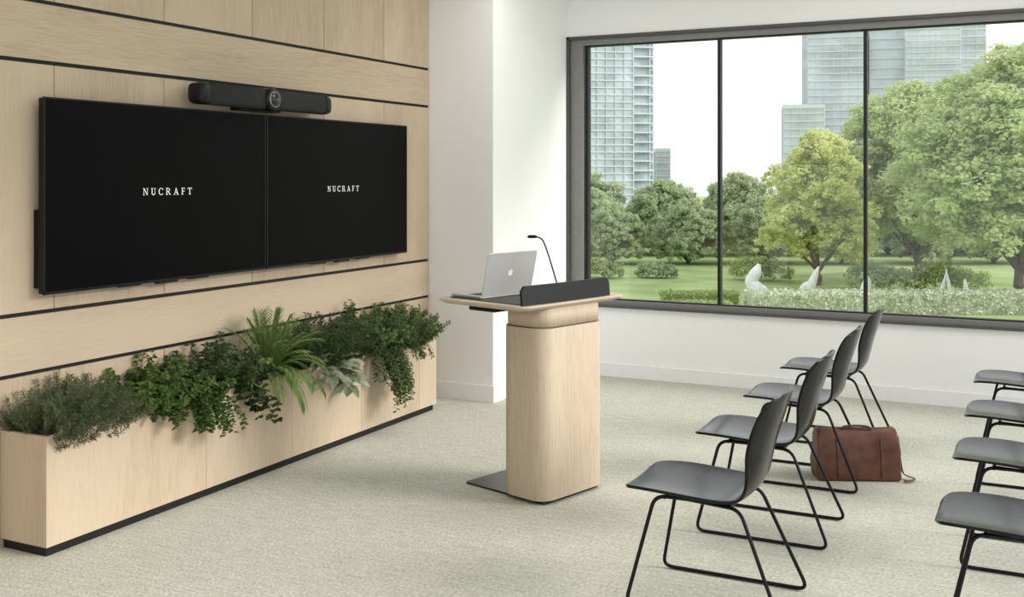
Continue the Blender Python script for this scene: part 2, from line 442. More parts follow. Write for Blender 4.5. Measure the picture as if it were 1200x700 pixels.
# palm
pe = empty('palm_plant', (-4.06, 4.93, 0.0), 'bright green spiky palm with arching narrow fronds', 'plant', group='plants in the planter')
lf = MB(); sm = MB()
for k in range(44):
    a = 2*math.pi*k*0.618
    q_ = (k+0.5)/44
    rad = 0.10+0.68*q_
    d0 = Vector((math.cos(a)*rad*0.8+0.12, math.sin(a)*rad*0.8, 1.3-0.3*q_))
    path = arc((0.012*math.cos(a), 0.012*math.sin(a), 0.50), d0, random.uniform(0.39, 0.45)*(1-0.08*q_), 0.5+2.4*q_, 12, 0.012, xmin=-0.20)
    sm.tube(path, [0.0028*(1-0.7*i/12) for i in range(13)], 5, cap=False)
    for i in range(3, 13):
        if (path[i]-path[i-1]).length < 1e-4: continue
        t = (path[i]-path[i-1]).normalized()
        sd = t.cross(Vector((0, 0, 1)))
        if sd.length < 0.05: sd = Vector((0, 1, 0))
        sd.normalize()
        for j in range(2):
            b_ = path[i-1].lerp(path[i], j/2)
            s_ = math.sin(math.pi*min(1, (i+j/2)/14.5))
            for q in (-1, 1):
                lf.leaf(b_, t*1.1+sd*q*0.6+Vector((0, 0, 0.05)), Vector((0.05, 0, 1)), 0.095*(0.35+0.65*s_)*random.uniform(.85, 1.15), 0.0115, 0.1, 0.3, 0.4)
lf.v = [(max(v[0], -0.212), v[1], v[2]) for v in lf.v]
so = mkobj('stems', sm.v, sm.f, M_l4, pe, True); so['kind'] = 'stuff'
fo = mkobj('foliage', lf.v, lf.f, M_l4, pe); fo['kind'] = 'stuff'

# ------------------------------------------------------------------ lettering
def glyphs():
    G = {}
    R = lambda a, b_, c, d: [(a, b_), (c, b_), (c, d), (a, d)]
    def ring(cx, cy, rx, ry, tx, ty, a0, a1, n=14):
        out = []
        for i in range(n):
            p = []
            for a, s in ((a0+(a1-a0)*i/n, 1), (a0+(a1-a0)*(i+1)/n, 1), (a0+(a1-a0)*(i+1)/n, 0), (a0+(a1-a0)*i/n, 0)):
                an = math.radians(a)
                p.append((cx+(rx-(0 if s else tx))*math.cos(an), cy+(ry-(0 if s else ty))*math.sin(an)))
            out.append(p)
        return out
    s = 0.06
    G['N'] = [R(.10, 0, .155, 1), R(.66, 0, .715, 1), [(.06, 1), (.20, 1), (.715, 0), (.63, 0)], R(0, 0, .26, s), R(0, 1-s, .2, 1), R(.56, 1-s, .82, 1)]
    G['U'] = [R(.10, .3, .20, 1), R(.60, .3, .655, 1), R(0, 1-s, .32, 1), R(.5, 1-s, .76, 1)]+ring(.375, .3, .28, .31, .09, .08, 180, 360)
    G['C'] = ring(.42, .5, .42, .52, .11, .06, 45, 315, 20)+[R(.66, .70, .715, .95), R(.66, .10, .715, .22)]
    G['R'] = [R(.10, 0, .20, 1), R(0, 0, .32, s), R(0, 1-s, .3, 1), R(.2, 1-s, .4, 1), R(.2, .46, .4, .52), [(.34, .48), (.45, .48), (.77, 0), (.63, 0)], R(.6, 0, .84, s)]+ring(.36, .73, .28, .27, .10, .06, -90, 90, 10)
    G['A'] = [[(.36, 1), (.43, 1), (.15, 0), (.095, 0)], [(.36, 1), (.45, 1), (.75, 0), (.62, 0)], R(.2, .32, .62, .38), R(0, 0, .26, s), R(.52, 0, .86, s)]
    G['F'] = [R(.10, 0, .20, 1), R(0, 0, .34, s), R(0, 1-s, .6, 1), R(.2, .48, .48, .54), R(.55, .78, .6, 1), R(.44, .4, .485, .62)]
    G['T'] = [R(.32, 0, .42, 1), R(.2, 0, .54, s), R(0, 1-s, .74, 1), R(0, .76, .05, 1), R(.69, .76, .74, 1)]
    W = dict(N=.82, U=.76, C=.74, R=.84, A=.86, F=.62, T=.74)
    return G, W
def lettering(text, h, track, x, yc, zc, parent, mat, xs=1.2):
    G, W = glyphs()
    tot = sum(W[c] for c in text)*h*xs+track*(len(text)-1)
    y = yc-tot/2
    for c in text:
        v = []; f = []
        for k, poly in enumerate(G[c]):
            n = len(v)
            v += [(x+0.00002*k, y+px*h*xs, zc-h/2+py*h) for px, py in poly]
            f.append(tuple(range(n, n+len(poly))))
        mkobj('letter', v, f, mat, parent)
        y += W[c]*h*xs+track

# ------------------------------------------------------------------ televisions
for i, (a, c) in enumerate(((3.50, 5.097), (5.107, 6.69))):
    yc = (a+c)/2; zc = 1.613; hw = (c-a)/2; hh = 0.467
    t = empty('television', (-4.20, yc, zc-hh), 'large black wall mounted flat screen television', 'television', group='wall mounted screens')
    boxobj('housing', (-0.042, -0.004, -hw+0.004, hw-0.004, 0.004, 2*hh-0.004), M_bezel, t, 0.003)
    mb = MB(); bw = 0.008
    mb.box(-0.012, 0.0, -hw, hw, 0, bw*1.6); mb.box(-0.012, 0.0, -hw, hw, 2*hh-bw, 2*hh)
    mb.box(-0.012, 0.0, -hw, -hw+bw, bw, 2*hh-bw); mb.box(-0.012, 0.0, hw-bw, hw, bw, 2*hh-bw)
    bz = mkobj('bezel', mb.v, mb.f, M_bezel, t)
    boxobj('screen', (-0.006, -0.0015, -hw+bw, hw-bw, bw, 2*hh-bw), M_screen, t)
    mb = MB(); mb.box(-0.078, -0.04, -0.4, 0.4, 0.2, 0.7)
    mkobj('wall_mount', mb.v, mb.f, M_metalb, t)
    mb = MB(); mb.box(-0.075, -0.044, -hw+0.006, -hw+0.05, 0.03, 0.40)
    mkobj('side_bracket', mb.v, mb.f, M_metalb, t)
    boxobj('sensor', (-0.035, -0.004, -0.07, 0.07, -0.012, 0.004), M_bezel, t)
    for yy in (-0.25, 0.25):
        boxobj('lower_bracket', (-0.05, -0.013, yy-0.07, yy+0.07, -0.008, 0.004), M_bezel, t)
    lettering('NUCRAFT', 0.036, 0.0205, 0.0005, -0.005, hh+0.012, t, M_letter)

# ------------------------------------------------------------------ conference bar
cb = empty('video_conference_bar', (-4.165, 5.05, 2.165), 'long dark grey video conference bar with round camera above screens', 'video bar')
def capsule_ring(y, s, n=32):
    out = []
    for k in range(n):
        a = 2*math.pi*k/n; c_, s_ = math.cos(a), math.sin(a)
        out.append((0.056*s*math.copysign(abs(c_)**0.55, c_), y, 0.060*s*math.copysign(abs(s_)**0.55, s_)))
    return out
mb = MB(); mb.loft([capsule_ring(-0.53, 1.0), capsule_ring(0.53, 1.0)])
bd = mkobj('speaker_body', mb.v, [tuple(reversed(f)) for f in mb.f], M_fabric, cb, True)
for sg in (-1, 1):
    mb = MB(); rings = []
    for yy, s in ((0.53, 1.02), (0.555, 1.02), (0.578, 0.98), (0.592, 0.90), (0.598, 0.78)):
        rings.append(capsule_ring(sg*yy, s))
    mb.loft(rings)
    ec = mkobj('end_cap', mb.v, mb.f, M_bezel, cb, True)
def disc_rings(xr, cy, cz, n=28):
    mb = MB(); rings = []
    for x, r in xr: rings.append([(x, cy+r*math.cos(2*math.pi*k/n), cz+r*math.sin(2*math.pi*k/n)) for k in range(n)])
    mb.loft(rings); return mb
mb = disc_rings([(0.0, 0.071), (0.058, 0.071), (0.068, 0.067), (0.072, 0.057)], 0, 0)
ch = mkobj('camera_housing', mb.v, mb.f, M_bezel, cb, True)
mb = disc_rings([(0.070, 0.0475), (0.076, 0.0465), (0.076, 0.0445), (0.073, 0.043)], 0, 0)
mkobj('lens_ring', mb.v, mb.f, M_alu, cb, True)
mb = disc_rings([(0.070, 0.043), (0.0775, 0.043), (0.079, 0.034), (0.083, 0.022), (0.085, 0.008)], 0, 0)
mkobj('lens', mb.v, mb.f, M_lens, cb, True)
boxobj('mounting_plate', (-0.112, -0.03, -0.18, 0.18, -0.07, 0.035), M_metalb, cb, 0.003)

# ------------------------------------------------------------------ lectern
LO = Vector((-2.368, 5.270, 0)); LR = -math.radians(16.4)
lec = empty('lectern', LO, 'light wood height adjustable lectern with black desk screen', 'lectern', LR)
def prismobj(name, poly, z0, z1, mat, parent, bev=0.003):
    mb = MB(); mb.prism(poly, z0, z1)
    o_ = mkobj(name, mb.v, mb.f, mat, parent, False)
    if bev: bevel(o_, bev)
    for p in o_.data.polygons:
        p.use_smooth = abs(p.normal.z) < 0.5
    return o_
prismobj('column', rrect(-0.165, 0.15, -0.265, 0.262, 0.09, 14), 0.022, 0.915, M_woodL, lec, 0.002)
prismobj('shadow_gap', rrect(-0.150, 0.135, -0.248, 0.247, 0.075, 14), 0.915, 0.920, M_black, lec, 0)
prismobj('telescopic_column', rrect(-0.156, 0.141, -0.256, 0.253, 0.083, 14), 0.920, 1.022, M_woodL, lec, 0)
prismobj('base_plate', rrect(-0.46, 0.12, -0.225, 0.225, 0.012, 4), 0.0, 0.012, M_steel, lec, 0.001)
prismobj('foot_shadow_gap', rrect(-0.150, 0.138, -0.252, 0.250, 0.08, 10), 0.012, 0.022, M_black, lec, 0)  # black slab, puts in the shade of the gap below the column
def sc(poly, d):
    cx, cy = -0.155, -0.01
    return [(x-(d if x > cx else -d), y-(d if y > cy else -d)) for x, y in poly]
mb = MB(); P0 = rrect(-0.48, 0.17, -0.44, 0.42, 0.06, 8)
mb.loft([[(x, y, z) for x, y in sc(P0, d)] for z, d in ((1.022, 0.022), (1.036, 0.003), (1.038, 0.0), (1.045, 0.0), (1.047, 0.002))])
mkobj('worktop', mb.v, mb.f, M_woodT, lec)
prismobj('desk_pad', rrect(-0.44, 0.09, -0.38, 0.34, 0.03, 5), 1.047, 1.0505, M_pad, lec, 0.0008)
# privacy screen : upright strip with rounded top corners
N = 30; nz_ = 6; H = 0.100; YA, YB = -0.405, 0.315
v = []; f = []
for side in (0, 1):
    for i in range(N+1):
        y = YA+(YB-YA)*i/N
        e_ = max(0.0, min(y-YA, YB-y))
        top = H if e_ > 0.025 else H-0.025+math.sqrt(max(0, 0.025**2-(0.025-e_)**2))
        x = 0.145-0.012*((y+0.045)/0.36)**2
        for k in range(nz_+1):
            h_ = top*k/nz_
            v.append((x-0.010*(h_/H)-(0.014 if side else 0), y, 1.047+h_))
W_ = nz_+1; S_ = (N+1)*W_
for i in range(N):
    for k in range(nz_):
        a = i*W_+k
        f.append((a, a+W_, a+W_+1, a+1)); f.append((S_+a, S_+a+1, S_+a+W_+1, S_+a+W_))
    a = i*W_+nz_; f.append((a, a+W_, S_+a+W_, S_+a)); a = i*W_; f.append((a, S_+a, S_+a+W_, a+W_))
for k in range(nz_):
    a = k; f.append((a, a+1, S_+a+1, S_+a)); a = N*W_+k; f.append((a, S_+a, S_+a+1, a+1))
psn = mkobj('privacy_screen', v, f, M_panel, lec, False)
boxobj('equipment_tray', (-0.36, -0.166, -0.30, 0.05, 0.980, 1.0215), M_bezel, lec, 0.006)

# laptop
def lecpt(x, y, z): return LO+Matrix.Rotation(LR, 3, 'Z') @ Vector((x, y, z))
lap = empty('laptop', lecpt(-0.235, -0.135, 1.0505), 'open silver laptop with fruit logo on lectern worktop', 'laptop', LR)
LW = 0.195
prismobj('keyboard_base', rrect(-0.235, 0.0, -LW, LW, 0.012, 5), 0.001, 0.013, M_alu, lap, 0.002)
prismobj('keyboard', rrect(-0.13, -0.02, -0.16, 0.16, 0.004, 3), 0.013, 0.0136, M_black, lap, 0)
prismobj('trackpad', rrect(-0.22, -0.14, -0.06, 0.06, 0.006, 3), 0.013, 0.0134, M_alu, lap, 0)
TL = math.radians(13)
lid = MB()
pl_ = rrect(0.0, 0.24, -LW, LW, 0.014, 6)
def lidp(h, y, t):
    return (h*math.sin(TL)+t*math.cos(TL), y, 0.012+h*math.cos(TL)-t*math.sin(TL))
lid.loft([[lidp(h, y, -0.001) for h, y in pl_], [lidp(h, y, 0.003) for h, y in pl_], [lidp(0.12+(h-0.12)*0.99, y*0.99, 0.0045) for h, y in pl_]])
lo = mkobj('laptop_lid', lid.v, [tuple(reversed(f_)) for f_ in lid.f], M_alu, lap)
dsp = MB(); dsp.loft([[lidp(0.12+(h-0.12)*0.95, y*0.96, -0.0012) for h, y in pl_], [lidp(0.12+(h-0.12)*0.95, y*0.96, -0.0018) for h, y in pl_]])
mkobj('display', dsp.v, dsp.f, M_screen, lap)
pts = []
for k in range(40):
    a = 2*math.pi*k/40
    r = 0.019*(1+0.06*math.cos(2*a))
    yy = r*math.cos(a); hh_ = r*math.sin(a)
    hh_ -= 0.005*math.exp(-(yy/0.006)**2)*(1 if math.sin(a) > 0 else -0.5)
    if math.hypot(yy-0.023, hh_-0.003) < 0.0085: yy = min(yy, 0.0145)
    pts.append((yy*0.92, hh_))
v = [lidp(0.122+h_, y_, 0.005) for y_, h_ in pts]+[lidp(0.122, 0, 0.005)]
f = [(k, (k+1) % 40, 40) for k in range(40)]
n0 = len(v)
lfp = [(0.0, 0.017), (0.004, 0.019), (0.007, 0.024), (0.007, 0.029), (0.003, 0.027), (0.0, 0.022)]
v += [lidp(0.122+h_, y_, 0.005) for y_, h_ in lfp]; f.append(tuple(range(n0, n0+6)))
mkobj('logo', v, f, M_logo, lap)

# microphone
mic = empty('gooseneck_microphone', lecpt(0.055, -0.02, 1.0505), 'thin black gooseneck microphone standing on lectern worktop', 'microphone', LR)
mb = disc_rings([(0, 0.026), (0.008, 0.026), (0.012, 0.018)], 0, 0)
mkobj('microphone_base', [(v_[1], v_[2], v_[0]) for v_ in mb.v], mb.f, M_bezel, mic, True)
mb = MB(); pth = catmull([(0, 0, 0.01), (-0.028, 0, 0.09), (-0.072, 0, 0.20), (-0.108, 0, 0.28), (-0.135, 0, 0.315), (-0.175, 0, 0.325)], 6)
mb.tube(pth, 0.0042, 8); mkobj('gooseneck', mb.v, mb.f, M_metalb, mic, True)
mb = MB(); mb.tube([(-0.17, 0, 0.325), (-0.18, 0, 0.325), (-0.225, 0, 0.323), (-0.235, 0, 0.322)], [0.006, 0.009, 0.009, 0.005], 12)
mkobj('microphone_head', mb.v, mb.f, M_bezel, mic, True)

# ------------------------------------------------------------------ chairs
def build_chair():
    e = empty('chair', (0, 0, 0), 'black moulded shell chair with black metal sled base', 'chair', group='audience chairs')
    parts = []
    cl = [(-.330, .440, .115), (-.315, .451, .175), (-.28, .457, .212), (-.17, .457, .232), (-.03, .449, .233), (.08, .445, .226), (.15, .457, .212), (.19, .50, .202),
          (.212, .57, .204), (.235, .66, .218), (.262, .745, .224), (.283, .812, .208), (.296, .848, .170), (.302, .866, .105)]
    cc = catmull(cl, 3); n = len(cc); m = 16
    v = []; f = []
    for i, p in enumerate(cc):
        s = i/(n-1); bk = min(1, max(0, (s-0.45)/0.22))
        for j in range(m+1):
            t = -1+2*j/m
            y = p.z*math.sin(t*math.pi/2*0.94)/math.sin(math.pi/2*0.94)
            q = y/0.225
            cup = abs(q)**2.2
            x = p.x-bk*0.055*cup; z = p.y+(1-bk)*0.013*cup
            v.append((x, y, z))
    for i in range(n-1):
        for j in range(m):
            a = i*(m+1)+j
            f.append((a, a+1, a+m+2, a+m+1))
    sh = mkobj('seat_shell', v, f, M_plastic, e, True)
    so = sh.modifiers.new('s', 'SOLIDIFY'); so.thickness = 0.013; so.offset = 0
    sb = sh.modifiers.new('ss', 'SUBSURF'); sb.levels = 1; sb.render_levels = 2
    parts.append(sh)
    for sg in (-1, 1):
        mb = MB()
        path = [(0.10, sg*0.115, 0.423), (-0.20, sg*0.155, 0.430), (-0.295, sg*0.235, 0.009), (0.325, sg*0.235, 0.009), (0.145, sg*0.165, 0.423), (-0.15, sg*0.12, 0.426)]
        mb.tube(fillet(path, 0.045, 6), 0.0078, 8)
        parts.append(mkobj('leg_frame', mb.v, mb.f, M_metalb, e, True))
    for x, z in ((-0.16, 0.434), (0.10, 0.428)):
        mb = MB(); mb.tube([(x, -0.155, z-0.006), (x, -0.10, z-0.008), (x, 0.10, z-0.008), (x, 0.155, z-0.006)], 0.008, 8)
        parts.append(mkobj('crossbar', mb.v, mb.f, M_metalb, e, True))
    return e, parts
ch0, cparts = build_chair()
pos = [(-1.19, 4.22), (-1.20, 5.21), (-1.21, 6.17), (-1.22, 7.17), (-0.025, 4.29), (-0.035, 5.26), (-0.045, 6.20), (-0.055, 7.22)]
for i, (x, y) in enumerate(pos):
    if i == 0: c = ch0
    else:
        c = ch0.copy(); col.objects.link(c)
        for p in cparts:
            q = p.copy(); q.parent = c; col.objects.link(q)
    c.location = (x, y, 0.0); c.rotation_euler = (0, 0, 0)

# ------------------------------------------------------------------ bag
bag = empty('leather_bag', (-0.955, 6.27, 0), 'soft brown leather bag resting on carpet beneath the chairs', 'bag', math.radians(24))
def densify(ring, k=4):
    o_ = []
    for i in range(len(ring)):
        a = Vector(ring[i]); c = Vector(ring[(i+1) % len(ring)])
        kk = k*2 if i % 5 == 4 else 1
        for j in range(kk): o_.append(tuple(a.lerp(c, j/kk)))
    return o_
def wob(ring):
    return [(x+0.003*math.sin(z*45), y+0.005*math.sin(x*25+z*28)*(1 if z > 0.02 else 0), z-(0.014 if z > .2 else 0)*(1-(x/0.21)**2)*(z/0.28)) for x, y, z in ring]
rings = [(.45, .16, .004), (.465, .172, .018), (.468, .172, .09), (.46, .155, .17), (.448, .13, .235), (.44, .105, .270), (.43, .07, .284), (.41, .03, .288)]
mb = MB(); mb.loft([wob(densify([(x, y, z) for x, y in rrect(-w_/2, w_/2, -d_/2, d_/2, 0.012, 4)])) for (w_, d_, z) in rings])
mkobj('bag_body', mb.v, mb.f, M_leather, bag, True)
mb = MB(); mb.tube(catmull([(-0.205, 0, .288), (-0.1, 0, .278), (0, 0, .274), (0.1, 0, .278), (0.205, 0, .288)], 4), 0.005, 8)
mkobj('top_seam', mb.v, mb.f, M_leatherd, bag, True)
for x in (-0.12, 0.12):
    mb = MB(); mb.tube([(x, -0.086, 0.02), (x, -0.089, 0.09), (x, -0.081, 0.17), (x, -0.068, 0.235)], 0.004, 6)
    mkobj('front_seam', mb.v, mb.f, M_leatherd, bag, True)
mb = MB(); mb.tube(catmull([(-0.08, -0.02, 0.276), (-0.07, -0.02, 0.292), (-0.03, -0.015, 0.297), (0.03, -0.015, 0.297), (0.07, -0.02, 0.291), (0.08, -0.02, 0.276)], 4), 0.006, 8)
mkobj('handle', mb.v, mb.f, M_leatherd, bag, True)
mb = MB(); pth = catmull([(0.213, 0, 0.26), (0.237, 0.01, 0.22), (0.248, 0.0, 0.10), (0.26, -0.02, 0.03), (0.31, -0.05, 0.012), (0.28, -0.09, 0.010), (0.24, -0.10, 0.010)], 6)
for i, p in enumerate(pth):
    mb.v += [(p.x, p.y-0.014, p.z), (p.x+0.005, p.y-0.014, p.z+0.003), (p.x+0.005, p.y+0.014, p.z+0.003), (p.x, p.y+0.014, p.z)]
for i in range(len(pth)-1):
    for k in range(4):
        a = i*4+k; b_ = i*4+(k+1) % 4; mb.f.append((a, b_, b_+4, a+4))
mkobj('shoulder_strap', mb.v, mb.f, M_leather, bag)

# ------------------------------------------------------------------ outside
GZ = -6.0
M_lawn = simple('lawn_grass', (0.32, 0.42, 0.16), 0.95, var=0.22, scale=0.3)
lawn = boxobj('lawn', (-260, 160, 12, 420, GZ-0.5, GZ), M_lawn); tag(lawn, 'wide mown green park lawn outside the window', 'lawn', kind='stuff')

def leafcloud(blobs, nclump, perclump, cr, size):
    wts = np.array([b_[3]*b_[5] for b_ in blobs], float); wts /= wts.sum()
    ids = np.random.choice(len(blobs), nclump, p=wts)
    B = np.array(blobs)[ids]
    d = np.random.normal(size=(nclump, 3)); d /= np.linalg.norm(d, axis=1)[:, None]
    d[:, 2] = np.where(d[:, 2] < -0.5, -d[:, 2], d[:, 2])
    cen = B[:, :3]+d*B[:, 3:6]*(np.random.uniform(0.15, 1.0, (nclump, 1))**0.4)
    rad = cr*np.random.uniform(0.6, 1.3, nclump)
    cen = np.repeat(cen, perclump, 0); rad = np.repeat(rad, perclump)
    n = len(cen)
    dd = np.random.normal(size=(n, 3)); dd /= np.linalg.norm(dd, axis=1)[:, None]
    dd[:, 2] += 0.25
    p = cen+dd*rad[:, None]*np.random.uniform(0.5, 1.05, (n, 1))*np.array([1, 1, 0.75])
    nr = dd+np.random.normal(size=(n, 3))*0.35; nr[:, 2] += 0.35; nr /= np.linalg.norm(nr, axis=1)[:, None]
    a = np.cross(nr, np.random.normal(size=(n, 3))); a /= np.linalg.norm(a, axis=1)[:, None]
    b_ = np.cross(nr, a)
    s = size*np.random.uniform(0.6, 1.3, (n, 1))
    V = np.stack([p-a*s, p-b_*s*0.6, p+a*s, p+b_*s*0.6], 1).reshape(-1, 3)
    V[:, 2] = np.maximum(V[:, 2], 0.02)
    F = np.arange(4*n).reshape(-1, 4)
    return V.tolist(), F.tolist()

def tree_mesh(h, w, trunk_h, nblob, nclump, per, size, mat, seed):
    np.random.seed(seed); random.seed(seed)
    blobs = []
    ch = h-trunk_h
    for k in range(nblob):
        lev = k/(nblob-1)
        prof = math.sin(math.pi*(0.24+0.62*lev))
        rr_ = w/2*0.64*prof*random.uniform(0.75, 1.05)
        if lev > 0.93: rr_ *= 0.3
        br = w*0.21*random.uniform(0.85, 1.25)*(1.1-0.30*lev)
        a = 2.4*k
        blobs.append((rr_*math.cos(a), rr_*math.sin(a), trunk_h+br*0.6+(ch-br*1.5)*lev, br*1.15, br*1.15, br*0.85))
    blobs.append((0, 0, trunk_h+ch*0.5, w*0.3, w*0.3, ch*0.36))
    V, F = leafcloud(blobs, nclump, per, w*0.05, size)
    me = bpy.data.meshes.new('foliage'); me.from_pydata(V, [], F); me.update(); me.materials.append(mat)
    th = max(trunk_h, 0.3)
    mb = MB(); r0 = w*0.028
    mb.tube(catmull([(0, 0, 0), (r0*.5, 0, th*0.5), (0, r0*.5, th), (0, 0, th+ch*0.45)], 4), [r0*1.4]+[r0*(1-0.05*i) for i in range(12)], 8)
    for bb in blobs[:7]:
        mb.tube(catmull([(0, 0, th*0.75), (bb[0]*.4, bb[1]*.4, th*0.9+(bb[2]-th)*.4), (bb[0], bb[1], bb[2])], 3), [r0*0.5]*4+[r0*0.3]*3, 6)
    mt = bpy.data.meshes.new('trunk'); mt.from_pydata(mb.v, [], mb.f); mt.update(); mt.materials.append(M_bark)
    return mt, me
def put_tree(name, meshes, loc, label, s=(1, 1, 1), rot=0, group=None):
    e = empty(name, loc, label, 'tree', rot, group)
    e.scale = s
    for nm, me in zip(('trunk', 'foliage'), meshes):
        o_ = bpy.data.objects.new(nm, me); col.objects.link(o_); o_.parent = e
        if nm == 'foliage': o_['kind'] = 'stuff'
    return e
M_tA = leafmat('tree_leaf_bright', (0.54, 0.60, 0.22), (0.86, 0.89, 0.48), 0.5, 0.5, 0.9, rnd=0.3)
M_tB = leafmat('tree_leaf_green', (0.43, 0.54, 0.25), (0.78, 0.85, 0.50), 0.5, 0.5, 0.9, rnd=0.3)
M_tC = leafmat('tree_leaf_far', (0.32, 0.42, 0.23), (0.60, 0.69, 0.44), 0.5, 0.45, 0.9, rnd=0.3)
big = tree_mesh(15.0, 11.0, 2.2, 20, 2800, 50, 0.135, M_tB, 3)
mid = tree_mesh(10.8, 6.8, 1.2, 14, 1300, 50, 0.105, M_tA, 5)
far = tree_mesh(7.0, 8.4, 0.0, 13, 1000, 40, 0.14, M_tC, 8)
put_tree('park_tree', mid, (-14.4, 77.9, GZ), 'yellow green round park tree on the lawn', s=(1.2, 1.2, 1.03), rot=1.0)
put_tree('park_tree', big, (-8.6, 86.0, GZ), 'tall spreading green park tree on the lawn', (1.15, 1.15, 1.0), 0.6)
put_tree('park_tree', big, (-1.2, 72.3, GZ), 'tall spreading green park tree on the lawn', (1.3, 1.3, 1.05), 2.4)
random.seed(11)
rows = [(-40.5, 86.0, 6.8, 9, 0.84), (-47.0, 95.0, 7.4, 10, 1.0), (-60.0, 103.5, 8.2, 10, 1.15)]
for ri, (bx, by, st, n_, s0) in enumerate(rows):
    for k in range(n_):
        s = s0*random.uniform(0.94, 1.08)*(0.90 if k < 2 and ri < 2 else 1.0)
        put_tree('background_tree', far, (bx+k*st*.895, by+k*st*.446, GZ), 'soft green deciduous tree at the far edge of lawn', (s, s, s*random.uniform(.96, 1.08)), random.uniform(0, 6), 'trees at the lawn edge')

def hedge(name, cx, cy, L, D, H, rot, mat, label, n=2600, size=0.1, cat='hedge'):
    np.random.seed(int(abs(cx*10))+1)
    u = np.random.uniform(-.5, .5, (n, 3)); face = np.random.randint(0, 4, n)
    u[face == 0, 2] = .5; u[face == 1, 1] = -.5; u[face == 2, 1] = .5; u[face == 3, 2] = .5
    p = u*np.array([L, D, H])+np.array([0, 0, H/2])+np.random.normal(size=(n, 3))*0.05
    nr = np.random.normal(size=(n, 3)); nr /= np.linalg.norm(nr, axis=1)[:, None]
    a = np.cross(nr, np.random.normal(size=(n, 3))); a /= np.linalg.norm(a, axis=1)[:, None]; b_ = np.cross(nr, a)
    V = np.stack([p-a*size, p-b_*size*.6, p+a*size, p+b_*size*.6], 1).reshape(-1, 3)
    V[:, 2] = np.maximum(V[:, 2], 0.01); V = V.tolist()
    F = np.arange(4*n).reshape(-1, 4).tolist()
    mb = MB(); mb.box(-L/2+.06, L/2-.06, -D/2+.06, D/2-.06, 0, H-.06)
    n0 = len(V); V += [list(v_) for v_ in mb.v]; F += [[n0+i for i in f_] for f_ in mb.f]
    o_ = mkobj(name, V, F, mat, None, loc=(cx, cy, GZ)); o_.rotation_euler = (0, 0, rot)
    tag(o_, label, cat)
    return o_
RT = math.atan2(.446, .895)
M_hedge = leafmat('hedge_leaf', (0.22, 0.32, 0.10), (0.45, 0.55, 0.22), 0.5, 0.3, 0.8)
hedge('clipped_hedge', -18.0, 60.6, 4.4, 1.5, 0.95, RT, M_hedge, 'low clipped green box hedge on the lawn', 3000)
hedge('clipped_hedge', -17.0, 57.0, 3.6, 1.2, 0.8, RT, M_hedge, 'low clipped green box hedge on the lawn', 2500)
M_flower = leafmat('flower_bush', (0.24, 0.34, 0.13), (0.92, 0.92, 0.80), 2.5, 0.2, 0.8, rnd=0.4)
hedge('flowering_hedge', -7.0, 64.4, 18.0, 2.2, 1.15, RT, M_flower, 'long flowering hedge with white blossoms', 12000, 0.10)
np.random.seed(4)
for k, (x, y, s) in enumerate(((-31.0, 76, 1.0), (-27.0, 78, .8), (-19.5, 79.5, 1.2), (-10.6, 76.5, 1.2), (-6.5, 77.5, 1.3), (4.0, 80, 1.4))):
    V, F = leafcloud([(0, 0, .6*s, 1.5*s, 1.2*s, .8*s), (1.4*s, .3, .5*s, 1.1*s, 1*s, .7*s)], 110, 34, 0.35*s, 0.10)
    o_ = mkobj('round_shrub', V, F, M_tC if k % 2 else M_hedge, None, loc=(x, y, GZ)); tag(o_, 'rounded green shrub on the lawn', 'shrub', 'shrubs on the lawn')

# white garden sculptures
def sculpture(x, y, pts, label):
    mb = MB()
    for path, rads in pts:
        mb.tube(catmull(path, 4), list(np.interp(np.linspace(0, 1, 4*(len(path)-1)+1), np.linspace(0, 1, len(rads)), rads)), 10)
    o_ = mkobj('garden_sculpture', mb.v, mb.f, M_stone, None, True, loc=(x, y, GZ)); tag(o_, label, 'sculpture')
sculpture(-16.4, 67.3, [([(0, 0, 0), (0.1, 0, 0.6), (-0.2, 0, 1.1), (0.1, 0, 1.7), (0.3, 0, 2.2)], [0.5, 0.5, 0.40, 0.36, 0.12]),
                      ([(0.4, 0, 0), (0.65, 0, .5), (0.45, 0, .9)], [0.25, 0.28, 0.08])], 'white abstract stone sculpture on the lawn')
sculpture(-13.7, 71.0, [([(0, 0, 0), (0.1, 0, 0.6), (0.4, 0, 1.4), (0.6, 0, 1.9)], [0.28, 0.32, 0.2, 0.05]), ([(-.6, 0, 0), (-.3, 0, .6), (0.1, 0, .9)], [.22, .22, .08])], 'white leaning abstract stone sculpture on the lawn')
sculpture(-10.0, 69.7, [([(0, 0, 0), (0, 0, 0.6), (.1, 0, 1.2), (.05, 0, 1.6)], [0.28, 0.36, 0.25, 0.06])], 'small white rounded stone sculpture on the lawn')
sculpture(-5.0, 69.5, [([(-.9, 0, 0), (-.5, 0, 1.0), (-.25, 0, 2.1)], [.11, .13, .04]), ([(0.1, 0, 0), (-.1, 0, 1.0), (-.3, 0, 2.15)], [.11, .13, .04]),
                      ([(-.8, 0, .45), (-.3, 0, .5), (.05, 0, .45)], [.06, .09, .06]), ([(.5, 0, 0), (.8, 0, .6), (.75, 0, 1.6)], [.22, .25, .05])], 'white slender forked sculpture on the lawn')

